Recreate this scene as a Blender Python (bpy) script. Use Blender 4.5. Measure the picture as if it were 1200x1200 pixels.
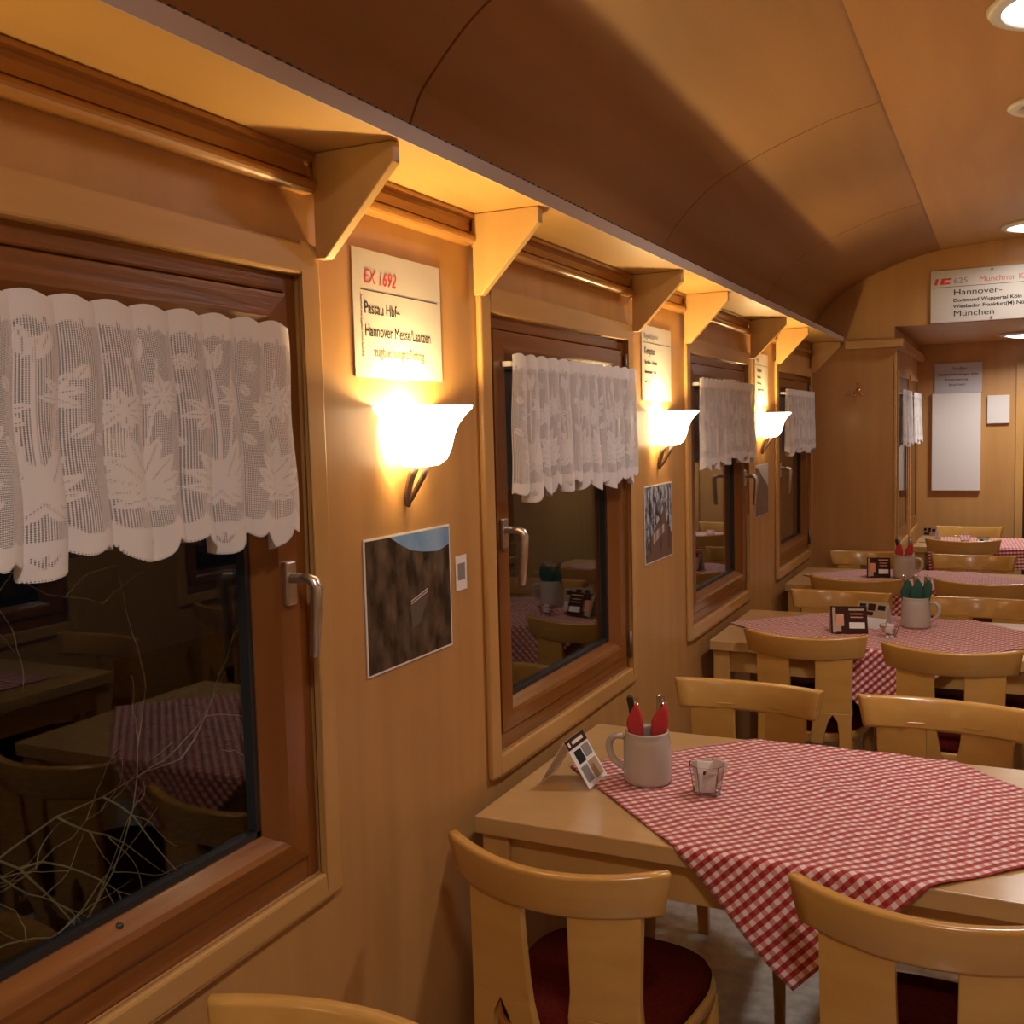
import bpy, bmesh, math, random
import numpy as np
from mathutils import Vector, Matrix
random.seed(7)
PI = math.pi
for o in list(bpy.data.objects): bpy.data.objects.remove(o, do_unlink=True)
SC = bpy.context.scene
COL = SC.collection

# ------------------------------------------------------------------ camera
CAM = Vector((1.058, 0.0, 1.5665))
cam_d = bpy.data.cameras.new('camera'); cam_d.sensor_width = 36; cam_d.lens = 36; cam_d.clip_start = .02
cam = bpy.data.objects.new('camera', cam_d); COL.objects.link(cam)
Yc = Vector((581, -111, 1200)).normalized()
_b = -(0.025 * Yc.x + Yc.y) / Yc.z
Dc = Vector((0.025, 1, _b)).normalized()
Xc = Dc.cross(Yc).normalized()
Rw = Matrix((Xc, Yc, -Dc))                      # rows: the car's axes in camera coordinates
rt = Rw @ Vector((1, 0, 0)); up = Rw @ Vector((0, -1, 0)); bk = Rw @ Vector((0, 0, -1))
cam.matrix_world = Matrix(((rt.x, up.x, bk.x, CAM.x), (rt.y, up.y, bk.y, CAM.y), (rt.z, up.z, bk.z, CAM.z), (0, 0, 0, 1)))
SC.camera = cam

# ------------------------------------------------------------------ world, exposure, lights' strengths
SC.view_settings.view_transform = 'Standard'
SC.view_settings.look = 'None'
SC.view_settings.gamma = 1
SC.view_settings.use_curve_mapping = False
SC.view_settings.exposure = -0.45
w = bpy.data.worlds.new('night'); SC.world = w; w.use_nodes = True
w.node_tree.nodes['Background'].inputs[0].default_value = (.05, .08, .12, 1)
w.node_tree.nodes['Background'].inputs[1].default_value = .02
SCONCE_W, SCONCE_RIGHT_W, DOWN_W = 20.0, 6.5, 17.0
SCONCE_COL = (1, .69, .29); DOWN_COL = (1, .93, .88)
SHADE_E = 9.0

W = 2.40            # inside width of the car
Y0, YB, YE = -1.9, 6.36, 8.12   # rear end, bulkhead, end wall
PITCH = 1.608

# ------------------------------------------------------------------ materials
def mat(name, col, rough=.5, metal=0, emit=None, es=0, coat=0, spec=.5, trans=0, ior=1.5):
    m = bpy.data.materials.new(name); m.use_nodes = True
    p = m.node_tree.nodes['Principled BSDF']
    p.inputs['Base Color'].default_value = (*col, 1); p.inputs['Roughness'].default_value = rough
    p.inputs['Metallic'].default_value = metal; p.inputs['Coat Weight'].default_value = coat
    p.inputs['Coat Roughness'].default_value = .15
    p.inputs['Specular IOR Level'].default_value = spec
    p.inputs['Transmission Weight'].default_value = trans; p.inputs['IOR'].default_value = ior
    if emit: p.inputs['Emission Color'].default_value = (*emit, 1); p.inputs['Emission Strength'].default_value = es
    return m
def N(m, t, **k):
    n = m.node_tree.nodes.new(t)
    for a, v in k.items(): setattr(n, a, v)
    return n
def L(m, a, b): m.node_tree.links.new(a, b)
def noise_col(m, c1, c2, scale=(3, 3, 3), detail=4, coords='Object', lo=.35, hi=.65, bump=0, dist=.3):
    tc = N(m, 'ShaderNodeTexCoord'); mp = N(m, 'ShaderNodeMapping'); mp.inputs['Scale'].default_value = scale
    nz = N(m, 'ShaderNodeTexNoise'); nz.inputs['Scale'].default_value = 1; nz.inputs['Detail'].default_value = detail
    nz.inputs['Distortion'].default_value = dist
    cr = N(m, 'ShaderNodeValToRGB'); cr.color_ramp.elements[0].position = lo; cr.color_ramp.elements[1].position = hi
    cr.color_ramp.elements[0].color = (*c1, 1); cr.color_ramp.elements[1].color = (*c2, 1)
    L(m, tc.outputs[coords], mp.inputs[0]); L(m, mp.outputs[0], nz.inputs[0]); L(m, nz.outputs[0], cr.inputs[0])
    p = m.node_tree.nodes['Principled BSDF']; L(m, cr.outputs[0], p.inputs['Base Color'])
    if bump:
        b = N(m, 'ShaderNodeBump'); b.inputs['Strength'].default_value = bump; b.inputs['Distance'].default_value = .002
        L(m, nz.outputs[0], b.inputs['Height']); L(m, b.outputs[0], p.inputs['Normal'])
    return m
def wood(name, c1, c2, rough, scale, coat=0, bump=0):
    return noise_col(mat(name, c1, rough, coat=coat), c1, c2, scale, 5, bump=bump)
M = {}
M['panel'] = wood('beech wall panel', (0.460, 0.240, 0.078), (0.520, 0.279, 0.094), .42, (14, 14, 1.2), coat=.12)
M['ceil'] = wood('beech ceiling veneer', (0.460, 0.240, 0.080), (0.520, 0.284, 0.099), .45, (9, 1.0, 9))
M['trimw'] = wood('beech trim', (0.500, 0.274, 0.088), (0.560, 0.319, 0.105), .36, (12, 12, 2), coat=.25)
M['trimh'] = wood('beech rail trim', (0.500, 0.274, 0.088), (0.560, 0.319, 0.105), .36, (14, 2, 14), coat=.25)
M['shelf'] = wood('beech shelf board', (0.550, 0.314, 0.095), (0.610, 0.358, 0.116), .4, (12, 1.5, 12))
M['bracket'] = wood('beech bracket', (.54, .33, .115), (.60, .37, .13), .42, (12, 12, 2))
M['fascia'] = mat('shelf edging', (.46, .36, .30), .4)
M['teeth'] = mat('dark edge strip', (.05, .035, .03), .5)
M['frame'] = wood('dark pine window frame', (.180, .060, .011), (.230, .080, .016), .3, (16, 16, 2), coat=.4)
M['frameh'] = wood('dark pine window sill', (.185, .060, .010), (.245, .085, .015), .30, (70, 3, 70), coat=.5, bump=.5)
M['molding'] = wood('brown crown moulding', (.36, .16, .035), (.42, .195, .045), .3, (14, 1.5, 14), coat=.4)
M['table'] = wood('beech table top', (.50, .30, .115), (.55, .345, .14), .3, (2.5, 18, 18), coat=.35)
M['tleg'] = wood('beech table leg', (0.500, 0.284, 0.085), (0.560, 0.328, 0.102), .38, (14, 14, 2))
M['chair'] = wood('lacquered beech chair', (0.560, 0.294, 0.065), (0.620, 0.338, 0.082), .26, (3, 16, 16), coat=.5)
M['cushion'] = noise_col(mat('dark red upholstery', (.09, .008, .004), .95, spec=.08), (.055, .005, .003), (.085, .008, .004), (160, 160, 160), bump=.3)
M['rubber'] = mat('black glazing seal', (.02, .02, .022), .45)
M['alu'] = mat('satin aluminium', (.62, .58, .55), .33, 1)
M['brass'] = mat('polished brass', (.75, .5, .22), .22, 1)
M['iron'] = mat('weathered bronze', (.25, .19, .15), .45, .7)
M['white'] = mat('white plastic', (.72, .69, .66), .3)
M['paper'] = mat('white paper', (.78, .75, .71), .6)
M['signpl'] = mat('enamel sign plate', (.60, .56, .50), .3)
M['ink'] = mat('black print', (.015, .015, .015), .7, spec=.2)
M['red'] = mat('red print', (.62, .035, .02), .5)
M['redfade'] = mat('faded red print', (.50, .12, .07), .5)
M['greyp'] = mat('grey print', (.25, .23, .22), .5)
M['stone'] = mat('grey stoneware glaze', (.47, .42, .365), .22, coat=.5)
M['napred'] = mat('red paper napkin', (.50, .035, .035), .75)
M['napgreen'] = mat('dark green paper napkin', (.018, .085, .055), .75)
M['steel'] = mat('cutlery steel', (.6, .58, .55), .18, 1)
M['dark'] = mat('dark lacquer', (.03, .02, .015), .35)
M['brown'] = mat('dark brown print', (.05, .018, .012), .8, spec=.15)
M['tan'] = mat('tan print', (.42, .29, .17), .5)
M['skin'] = mat('salmon print', (.62, .25, .13), .5)
M['seam'] = mat('joint shadow gap', (.05, .02, .01), .8)
M['sugar'] = mat('white sachet paper', (.74, .66, .60), .5)
M['floor'] = noise_col(mat('grey vinyl floor', (.2, .17, .15), .22, coat=.2), (.34, .325, .295), (.46, .44, .40), (26, 26, 26), bump=.35)
M['twig'] = mat('pale dry twig', (.42, .34, .2), .8)
M['leaf'] = noise_col(mat('dark green leaves', (.02, .035, .015), .7), (.012, .02, .008), (.05, .07, .03), (20, 20, 20))
M['soil'] = noise_col(mat('dark gravel', (.02, .018, .015), .95), (.012, .011, .01), (.04, .035, .03), (14, 14, 14))
M['outer'] = mat('outer shell', (.08, .03, .02), .6)

def glass_mat(name, mult, tint=(1, 1, 1)):
    m = bpy.data.materials.new(name); m.use_nodes = True; nt = m.node_tree
    nt.nodes.clear()
    out = N(m, 'ShaderNodeOutputMaterial'); mx = N(m, 'ShaderNodeMixShader')
    tr = N(m, 'ShaderNodeBsdfTransparent'); tr.inputs[0].default_value = (*tint, 1)
    gl = N(m, 'ShaderNodeBsdfGlossy'); gl.inputs['Roughness'].default_value = .004
    fr = N(m, 'ShaderNodeLayerWeight'); fr.inputs[0].default_value = .5
    pw = N(m, 'ShaderNodeMath', operation='POWER'); pw.inputs[1].default_value = 5; L(m, fr.outputs['Facing'], pw.inputs[0])
    sk = N(m, 'ShaderNodeMath', operation='MULTIPLY_ADD'); sk.inputs[1].default_value = .96; sk.inputs[2].default_value = .04; L(m, pw.outputs[0], sk.inputs[0])
    mu = N(m, 'ShaderNodeMath', operation='MULTIPLY', use_clamp=True); mu.inputs[1].default_value = mult
    L(m, sk.outputs[0], mu.inputs[0]); L(m, mu.outputs[0], mx.inputs[0])
    L(m, tr.outputs[0], mx.inputs[1]); L(m, gl.outputs[0], mx.inputs[2]); L(m, mx.outputs[0], out.inputs[0])
    return m
M['glass'] = glass_mat('window glass', 1.6, (.9, .93, .9))
M['tumbler'] = mat('clear glass', (.95, .95, .95), .03, trans=1, ior=1.45)
M['shade'] = mat('lit opal glass', (.9, .85, .7), .25, emit=(1, .74, .42), es=SHADE_E)
M['bulb'] = mat('bulb', (1, 1, 1), .3, emit=(1, .8, .5), es=60)
M['lens'] = mat('lit opal lens', (.9, .9, .9), .3, emit=(1, .93, .88), es=7)

# gingham from UV in metres
def gingham():
    m = mat('red gingham cotton', (.6, .1, .1), .85); p = m.node_tree.nodes['Principled BSDF']
    p.inputs['Sheen Weight'].default_value = .35; p.inputs['Sheen Roughness'].default_value = .5
    uv = N(m, 'ShaderNodeUVMap'); sp = N(m, 'ShaderNodeSeparateXYZ'); L(m, uv.outputs[0], sp.inputs[0])
    hs = []
    for k in range(2):
        a = N(m, 'ShaderNodeMath', operation='MULTIPLY'); a.inputs[1].default_value = 1 / .0205
        f = N(m, 'ShaderNodeMath', operation='FRACT'); g = N(m, 'ShaderNodeMath', operation='GREATER_THAN'); g.inputs[1].default_value = .5
        L(m, sp.outputs[k], a.inputs[0]); L(m, a.outputs[0], f.inputs[0]); L(m, f.outputs[0], g.inputs[0]); hs.append(g)
    ad = N(m, 'ShaderNodeMath', operation='MULTIPLY_ADD'); L(m, hs[1].outputs[0], ad.inputs[0]); ad.inputs[1].default_value = 2; L(m, hs[0].outputs[0], ad.inputs[2])
    hf = N(m, 'ShaderNodeMath', operation='MULTIPLY'); hf.inputs[1].default_value = 1 / 3; L(m, ad.outputs[0], hf.inputs[0])
    cr = N(m, 'ShaderNodeValToRGB'); cr.color_ramp.interpolation = 'CONSTANT'
    e = cr.color_ramp.elements; e[0].color = (.84, .70, .66, 1); e[1].position = .2; e[1].color = (.66, .27, .25, 1)
    n = e.new(.5); n.color = (.46, .055, .055, 1); n = e.new(.85); n.color = (.32, .012, .016, 1)
    L(m, hf.outputs[0], cr.inputs[0]); L(m, cr.outputs[0], p.inputs['Base Color'])
    nz = N(m, 'ShaderNodeTexNoise'); nz.inputs['Scale'].default_value = 900; b = N(m, 'ShaderNodeBump'); b.inputs['Strength'].default_value = .15
    b.inputs['Distance'].default_value = .001
    L(m, uv.outputs[0], nz.inputs[0]); L(m, nz.outputs[0], b.inputs['Height']); L(m, b.outputs[0], p.inputs['Normal'])
    return m
M['gingham'] = gingham()

# lace: attribute 'thread' 0..1 (cloth density) drives the holes
def lace():
    m = bpy.data.materials.new('white lace'); m.use_nodes = True; m.node_tree.nodes.clear()
    out = N(m, 'ShaderNodeOutputMaterial'); mx = N(m, 'ShaderNodeMixShader'); tr = N(m, 'ShaderNodeBsdfTransparent')
    di = N(m, 'ShaderNodeBsdfDiffuse'); di.inputs[0].default_value = (.88, .84, .82, 1)
    tl = N(m, 'ShaderNodeBsdfTranslucent'); tl.inputs[0].default_value = (.80, .76, .73, 1)
    m2 = N(m, 'ShaderNodeMixShader'); m2.inputs[0].default_value = .2
    at = N(m, 'ShaderNodeAttribute', attribute_name='thread')
    uv = N(m, 'ShaderNodeUVMap'); sp = N(m, 'ShaderNodeSeparateXYZ'); L(m, uv.outputs[0], sp.inputs[0])
    ws = []
    for k in range(2):
        a = N(m, 'ShaderNodeMath', operation='MULTIPLY'); a.inputs[1].default_value = 1 / .0022
        f = N(m, 'ShaderNodeMath', operation='FRACT'); g = N(m, 'ShaderNodeMath', operation='GREATER_THAN'); g.inputs[1].default_value = .45
        L(m, sp.outputs[k], a.inputs[0]); L(m, a.outputs[0], f.inputs[0]); L(m, f.outputs[0], g.inputs[0]); ws.append(g)
    hole = N(m, 'ShaderNodeMath', operation='MULTIPLY'); L(m, ws[0].outputs[0], hole.inputs[0]); L(m, ws[1].outputs[0], hole.inputs[1])
    # alpha = max(thread, 1-hole) ; thread<0 = nothing
    inv = N(m, 'ShaderNodeMath', operation='SUBTRACT'); inv.inputs[0].default_value = 1; L(m, hole.outputs[0], inv.inputs[1])
    mxx = N(m, 'ShaderNodeMath', operation='MAXIMUM', use_clamp=True); L(m, at.outputs['Fac'], mxx.inputs[0]); L(m, inv.outputs[0], mxx.inputs[1])
    gt = N(m, 'ShaderNodeMath', operation='GREATER_THAN'); gt.inputs[1].default_value = -.4; L(m, at.outputs['Fac'], gt.inputs[0])
    fin = N(m, 'ShaderNodeMath', operation='MULTIPLY'); L(m, mxx.outputs[0], fin.inputs[0]); L(m, gt.outputs[0], fin.inputs[1])
    L(m, di.outputs[0], m2.inputs[1]); L(m, tl.outputs[0], m2.inputs[2])
    L(m, fin.outputs[0], mx.inputs[0]); L(m, tr.outputs[0], mx.inputs[1]); L(m, m2.outputs[0], mx.inputs[2]); L(m, mx.outputs[0], out.inputs[0])
    return m
M['lace'] = lace()

# printed photographs: procedural woodland pictures
def picture(name, kind):
    m = mat(name, (.1, .1, .1), .35); p = m.node_tree.nodes['Principled BSDF']
    uv = N(m, 'ShaderNodeUVMap')
    mp = N(m, 'ShaderNodeMapping'); L(m, uv.outputs[0], mp.inputs[0])
    nz = N(m, 'ShaderNodeTexNoise'); nz.inputs['Detail'].default_value = 8; L(m, mp.outputs[0], nz.inputs[0])
    cr = N(m, 'ShaderNodeValToRGB'); L(m, nz.outputs[0], cr.inputs[0]); L(m, cr.outputs[0], p.inputs['Base Color'])
    e = cr.color_ramp.elements
    if kind == 0:
        mp.inputs['Scale'].default_value = (5, 2.2, 1); nz.inputs['Scale'].default_value = 1.6
        e[0].position = .38; e[0].color = (.018, .012, .008, 1); e[1].position = .72; e[1].color = (.16, .11, .075, 1)
    elif kind == 1:
        mp.inputs['Scale'].default_value = (9, 3.4, 1); nz.inputs['Scale'].default_value = 1.6; nz.inputs['Distortion'].default_value = 1.2
        e[0].position = .42; e[0].color = (.03, .025, .025, 1); e[1].position = .58; e[1].color = (.42, .48, .62, 1)
    else:
        mp.inputs['Scale'].default_value = (4, 3, 1); nz.inputs['Scale'].default_value = 1.3
        e[0].position = .3; e[0].color = (.10, .07, .055, 1); e[1].position = .75; e[1].color = (.24, .17, .14, 1)
    return m

# ------------------------------------------------------------------ mesh builder
class MB:
    def __init__(s): s.bm = bmesh.new(); s.mats = []; s.uv = None
    def mi(s, m):
        if m not in s.mats: s.mats.append(m)
        return s.mats.index(m)
    def quad(s, pts, m=None, smooth=False):
        f = s.bm.faces.new([s.bm.verts.new(p) for p in pts])
        f.smooth = smooth
        if m: f.material_index = s.mi(m)
        return f
    def box(s, x0, x1, y0, y1, z0, z1, m=None, rot=None):
        if x0 > x1: x0, x1 = x1, x0
        if y0 > y1: y0, y1 = y1, y0
        if z0 > z1: z0, z1 = z1, z0
        vs = [Vector((x, y, z)) for x in (x0, x1) for y in (y0, y1) for z in (z0, z1)]
        if rot: vs = [rot @ v for v in vs]
        v = [s.bm.verts.new(p) for p in vs]
        for q in ((0, 1, 3, 2), (4, 6, 7, 5), (0, 4, 5, 1), (2, 3, 7, 6), (0, 2, 6, 4), (1, 5, 7, 3)):
            f = s.bm.faces.new([v[i] for i in q])
            if m: f.material_index = s.mi(m)
        return s
    def loft(s, rings, closed=True, cap=True, smooth=True, m=None):
        R = [[s.bm.verts.new(p) for p in r] for r in rings]; n = len(R[0])
        k = s.mi(m) if m else 0
        for a, b in zip(R, R[1:]):
            for i in range(n if closed else n - 1):
                j = (i + 1) % n
                f = s.bm.faces.new((a[i], a[j], b[j], b[i])); f.smooth = smooth; f.material_index = k
        if cap and closed:
            f = s.bm.faces.new(list(reversed(R[0]))); f.material_index = k
            f = s.bm.faces.new(R[-1]); f.material_index = k
        return s
    def tube(s, pts, rads, n=10, m=None):
        pts = [Vector(p) for p in pts]; rings = []
        if not hasattr(rads, '__len__'): rads = [rads] * len(pts)
        u = None
        for i, p in enumerate(pts):
            t = (pts[min(i + 1, len(pts) - 1)] - pts[max(i - 1, 0)]).normalized()
            if u is None:
                u = t.cross(Vector((0, 0, 1)));
                if u.length < .1: u = t.cross(Vector((0, 1, 0)))
            u = (u - t * u.dot(t)).normalized(); v = t.cross(u)
            rings.append([p + (u * math.cos(2 * PI * k / n) + v * math.sin(2 * PI * k / n)) * rads[i] for k in range(n)])
        return s.loft(rings, m=m)
    def lathe(s, prof, c=(0, 0, 0), n=32, a0=0, a1=2 * PI, m=None, cap=False):
        full = abs(a1 - a0 - 2 * PI) < 1e-4
        rings = []
        for k in range(n if full else n + 1):
            a = a0 + (a1 - a0) * k / n
            rings.append([Vector((c[0] + r * math.cos(a), c[1] + r * math.sin(a), c[2] + z)) for r, z in prof])
        R = [[s.bm.verts.new(p) for p in r] for r in rings]; k_ = s.mi(m) if m else 0
        cnt = len(R)
        for i in range(cnt if full else cnt - 1):
            a, b = R[i], R[(i + 1) % cnt]
            for j in range(len(prof) - 1):
                try:
                    f = s.bm.faces.new((a[j], b[j], b[j + 1], a[j + 1])); f.smooth = True; f.material_index = k_
                except ValueError: pass
        return s
    def prism(s, poly, axis, a, b, m=None):
        """poly: list of 2D points, extruded along axis from a to b"""
        def P(p, t):
            return {'x': (t, p[0], p[1]), 'y': (p[0], t, p[1]), 'z': (p[0], p[1], t)}[axis]
        A = [s.bm.verts.new(P(p, a)) for p in poly]; B = [s.bm.verts.new(P(p, b)) for p in poly]; n = len(poly); k = s.mi(m) if m else 0
        for i in range(n):
            f = s.bm.faces.new((A[i], A[(i + 1) % n], B[(i + 1) % n], B[i])); f.material_index = k
        f = s.bm.faces.new(list(reversed(A))); f.material_index = k
        f = s.bm.faces.new(B); f.material_index = k
        return s
    def build(s, name, m=None, parent=None, loc=None, bevel=0, seg=2, mirror=False, smooth=False, kind=None, merge=True, subsurf=0, fixn=True):
        if merge: bmesh.ops.remove_doubles(s.bm, verts=s.bm.verts, dist=1e-6)
        if mirror:
            for v in s.bm.verts: v.co.x = W - v.co.x
            bmesh.ops.reverse_faces(s.bm, faces=s.bm.faces)
        if fixn: bmesh.ops.recalc_face_normals(s.bm, faces=s.bm.faces)
        if smooth:
            for f in s.bm.faces: f.smooth = True
        me = bpy.data.meshes.new(name); s.bm.to_mesh(me); s.bm.free()
        for mm in (s.mats or ([m] if m else [])): me.materials.append(mm)
        o = bpy.data.objects.new(name, me); COL.objects.link(o)
        if bevel:
            b = o.modifiers.new('bevel', 'BEVEL'); b.width = bevel; b.segments = seg; b.limit_method = 'ANGLE'; b.angle_limit = math.radians(40)
            b.harden_normals = False
        if subsurf:
            b = o.modifiers.new('sub', 'SUBSURF'); b.levels = subsurf; b.render_levels = subsurf
        if parent is not None: o.parent = parent
        if loc is not None: o.location = loc
        if kind: o['kind'] = kind
        return o
def empty(name, loc=(0, 0, 0), rz=0):
    o = bpy.data.objects.new(name, None); COL.objects.link(o); o.location = loc; o.rotation_euler = (0, 0, rz); o.empty_display_size = .05
    return o
def tag(o, label, cat, group=None):
    o['label'] = label; o['category'] = cat
    if group: o['group'] = group
    return o
def struct(o):
    o['kind'] = 'structure'; return o
def copy_tree(o, parent=None):
    c = o.copy(); COL.objects.link(c)
    if parent is not None: c.parent = parent
    for ch in list(o.children): copy_tree(ch, c)
    return c
def lettering(lines, m, parent, origin, right, upv, name='lettering', label=None):
    """lines: (text, x, y, size, xscale[, shear]); a flat mesh standing 0.4 mm proud of its plate"""
    bm = bmesh.new(); right = Vector(right); upv = Vector(upv); nrm = right.cross(upv)
    if len(lines) > 1:
        for ln in lines: lettering([ln], m, parent, origin, right, upv, name, label)
        return
    for ln in lines:
        cu = bpy.data.curves.new('t', 'FONT'); cu.body = ln[0]; cu.size = ln[3]; cu.extrude = .0002
        if len(ln) > 5: cu.shear = ln[5]
        if len(ln) > 6: cu.offset = ln[6]
        ob = bpy.data.objects.new('t', cu); COL.objects.link(ob)
        me = bpy.data.meshes.new_from_object(ob)
        T = Matrix.Translation(origin) @ Matrix(((right.x, upv.x, nrm.x, 0), (right.y, upv.y, nrm.y, 0), (right.z, upv.z, nrm.z, 0), (0, 0, 0, 1))) @ Matrix.Translation((ln[1], ln[2], .0004)) @ Matrix.Diagonal((ln[4], 1, 1, 1))
        me.transform(T); bm.from_mesh(me)
        bpy.data.objects.remove(ob); bpy.data.curves.remove(cu); bpy.data.meshes.remove(me)
    me = bpy.data.meshes.new(name); bm.to_mesh(me); bm.free(); me.materials.append(m)
    o = bpy.data.objects.new(name, me); COL.objects.link(o); o.parent = parent
    if label: o['label'] = label
    return o

# ------------------------------------------------------------------ structure
def win_y(i): return 2.068 + (i - 2) * PITCH     # y of the opening's near edge, window i (opening .932 wide)
WO, WZ0, WZ1 = .932, .815, 1.828
def wins(): return range(1, 5)

def side_wall(name, mirror):
    b = MB(); t = .07
    b.box(-t, 0, Y0, YB, 0, WZ0); b.box(-t, 0, Y0, YB, WZ1, 2.30)
    ys = [Y0] + [v for i in wins() for v in (win_y(i), win_y(i) + WO)] + [YB]
    for a, c in zip(ys[::2], ys[1::2]): b.box(-t, 0, a, c, WZ0, WZ1)
    return struct(b.build(name, M['panel'], mirror=mirror))
side_wall('wall_left', False); side_wall('wall_right', True)
struct(MB().box(-.07, W + .07, Y0, YE + .1, -.05, 0).build('floor', M['floor']))
struct(MB().box(-.07, W + .07, Y0 - .05, Y0, 0, 2.7).build('wall_back', M['panel']))

# ceiling: curved cove in bays with open joints, flat middle
ARC = [(.002, 2.02), (.012, 2.10), (.045, 2.187), (.082, 2.236), (.166, 2.316), (.258, 2.371), (.350, 2.413), (.458, 2.453), (.585, 2.492), (.708, 2.517)]
def smooth_arc(pts, n=6):
    out = []
    P = [pts[0]] + pts + [pts[-1]]
    for i in range(1, len(P) - 2):
        p0, p1, p2, p3 = P[i - 1:i + 3]
        for k in range(n):
            t = k / n
            out.append(tuple(.5 * (2 * p1[j] + (p2[j] - p0[j]) * t + (2 * p0[j] - 5 * p1[j] + 4 * p2[j] - p3[j]) * t * t + (3 * p1[j] - p0[j] - 3 * p2[j] + p3[j]) * t ** 3) for j in (0, 1)))
    out.append(pts[-1]); return out
ARCS = smooth_arc(ARC)
joints = [3.33 + k * PITCH for k in (-3, -2, -1, 0, 1)]
def ceiling():
    b = MB(); ys = [Y0] + joints + [YB]
    for mir in (0, 1):
        f = (lambda x: W - x) if mir else (lambda x: x)
        for a, c in zip(ys, ys[1:]):
            a2 = a + .004; c2 = c - .004
            top = [(x - .0 , z) for x, z in ARCS]; back = [(x - .012, z + .012) for x, z in ARCS]
            poly = top + list(reversed(back))
            rings = []
            for yy in (a2, c2): rings.append([Vector((f(x), yy, z)) for x, z in poly])
            n = len(poly)
            R = [[b.bm.verts.new(p) for p in r] for r in rings]
            for i in range(n):
                j = (i + 1) % n
                fc = b.bm.faces.new((R[0][i], R[0][j], R[1][j], R[1][i])); fc.material_index = b.mi(M['ceil']); fc.smooth = i < len(ARCS) - 1
            for q in (0, 1):
                for i in range(len(ARCS) - 1):
                    fc = b.bm.faces.new((R[q][i], R[q][i + 1], R[q][n - 2 - i], R[q][n - 1 - i])); fc.material_index = b.mi(M['ceil'])
        # dark backing behind the joints
        for i in range(len(ARCS) - 1):
            (x0, z0), (x1, z1) = ARCS[i], ARCS[i + 1]
            o = .03
            b.quad([(f(x0 - o), Y0, z0 + o * .6), (f(x1 - o), Y0, z1 + o * .6), (f(x1 - o), YB, z1 + o * .6), (f(x0 - o), YB, z0 + o * .6)], M['seam'])
    ct = [(.7082 + (W - 1.4164) * k / 24) for k in range(25)]
    ct = [(x, 2.5165 + .028 * (1 - ((x - W / 2) / (W / 2 - .7082)) ** 2)) for x in ct]
    b.prism(ct + [(x, z + .02) for x, z in reversed(ct)], 'y', Y0, YB, M['ceil'])
    b.box(-.1, W + .1, Y0, YB, 2.60, 2.64, M['seam'])
    return struct(b.build('ceiling', mirror=False, fixn=False))
ceiling()
# bulkhead, pillar and passage
PX = .462
b = MB(); b.box(-.07, PX, YB, YE, 0, 2.105); b.box(-.07, W + .07, YB, YE + .05, 2.105, 2.64); b.box(W - PX, W + .07, YB, YE, 0, 2.105)
bulk = struct(b.build('wall_far', M['panel']))
struct(MB().box(PX - .1, W - PX + .1, YE, YE + .08, 0, 2.105).build('wall_end', M['panel']))
# ledge around the pillar at shelf height
b = MB(); b.box(.19, PX + .045, YB - .045, YB, 1.985, 2.035); b.box(PX, PX + .045, YB - .045, YE, 1.985, 2.035)
struct(b.build('trim_1', M['trimh'], bevel=.004))
b = MB(); b.box(PX - .002, PX + .012, YB - .004, YB + .03, 0, 1.985); struct(b.build('trim_2', M['trimw'], bevel=.003))
# door at the far end
d = struct(empty('door_1', (1.16, YE, 0)))
MB().box(0, .72, -.02, -.004, 0.01, 1.90).build('door_leaf', M['dark'], d, bevel=.003)
MB().box(-.05, 0, -.03, 0, 0, 1.95, M['trimw']).box(0, .76, -.03, 0, 1.90, 1.95, M['trimw']).build('door_frame', None, d, bevel=.003)

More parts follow.
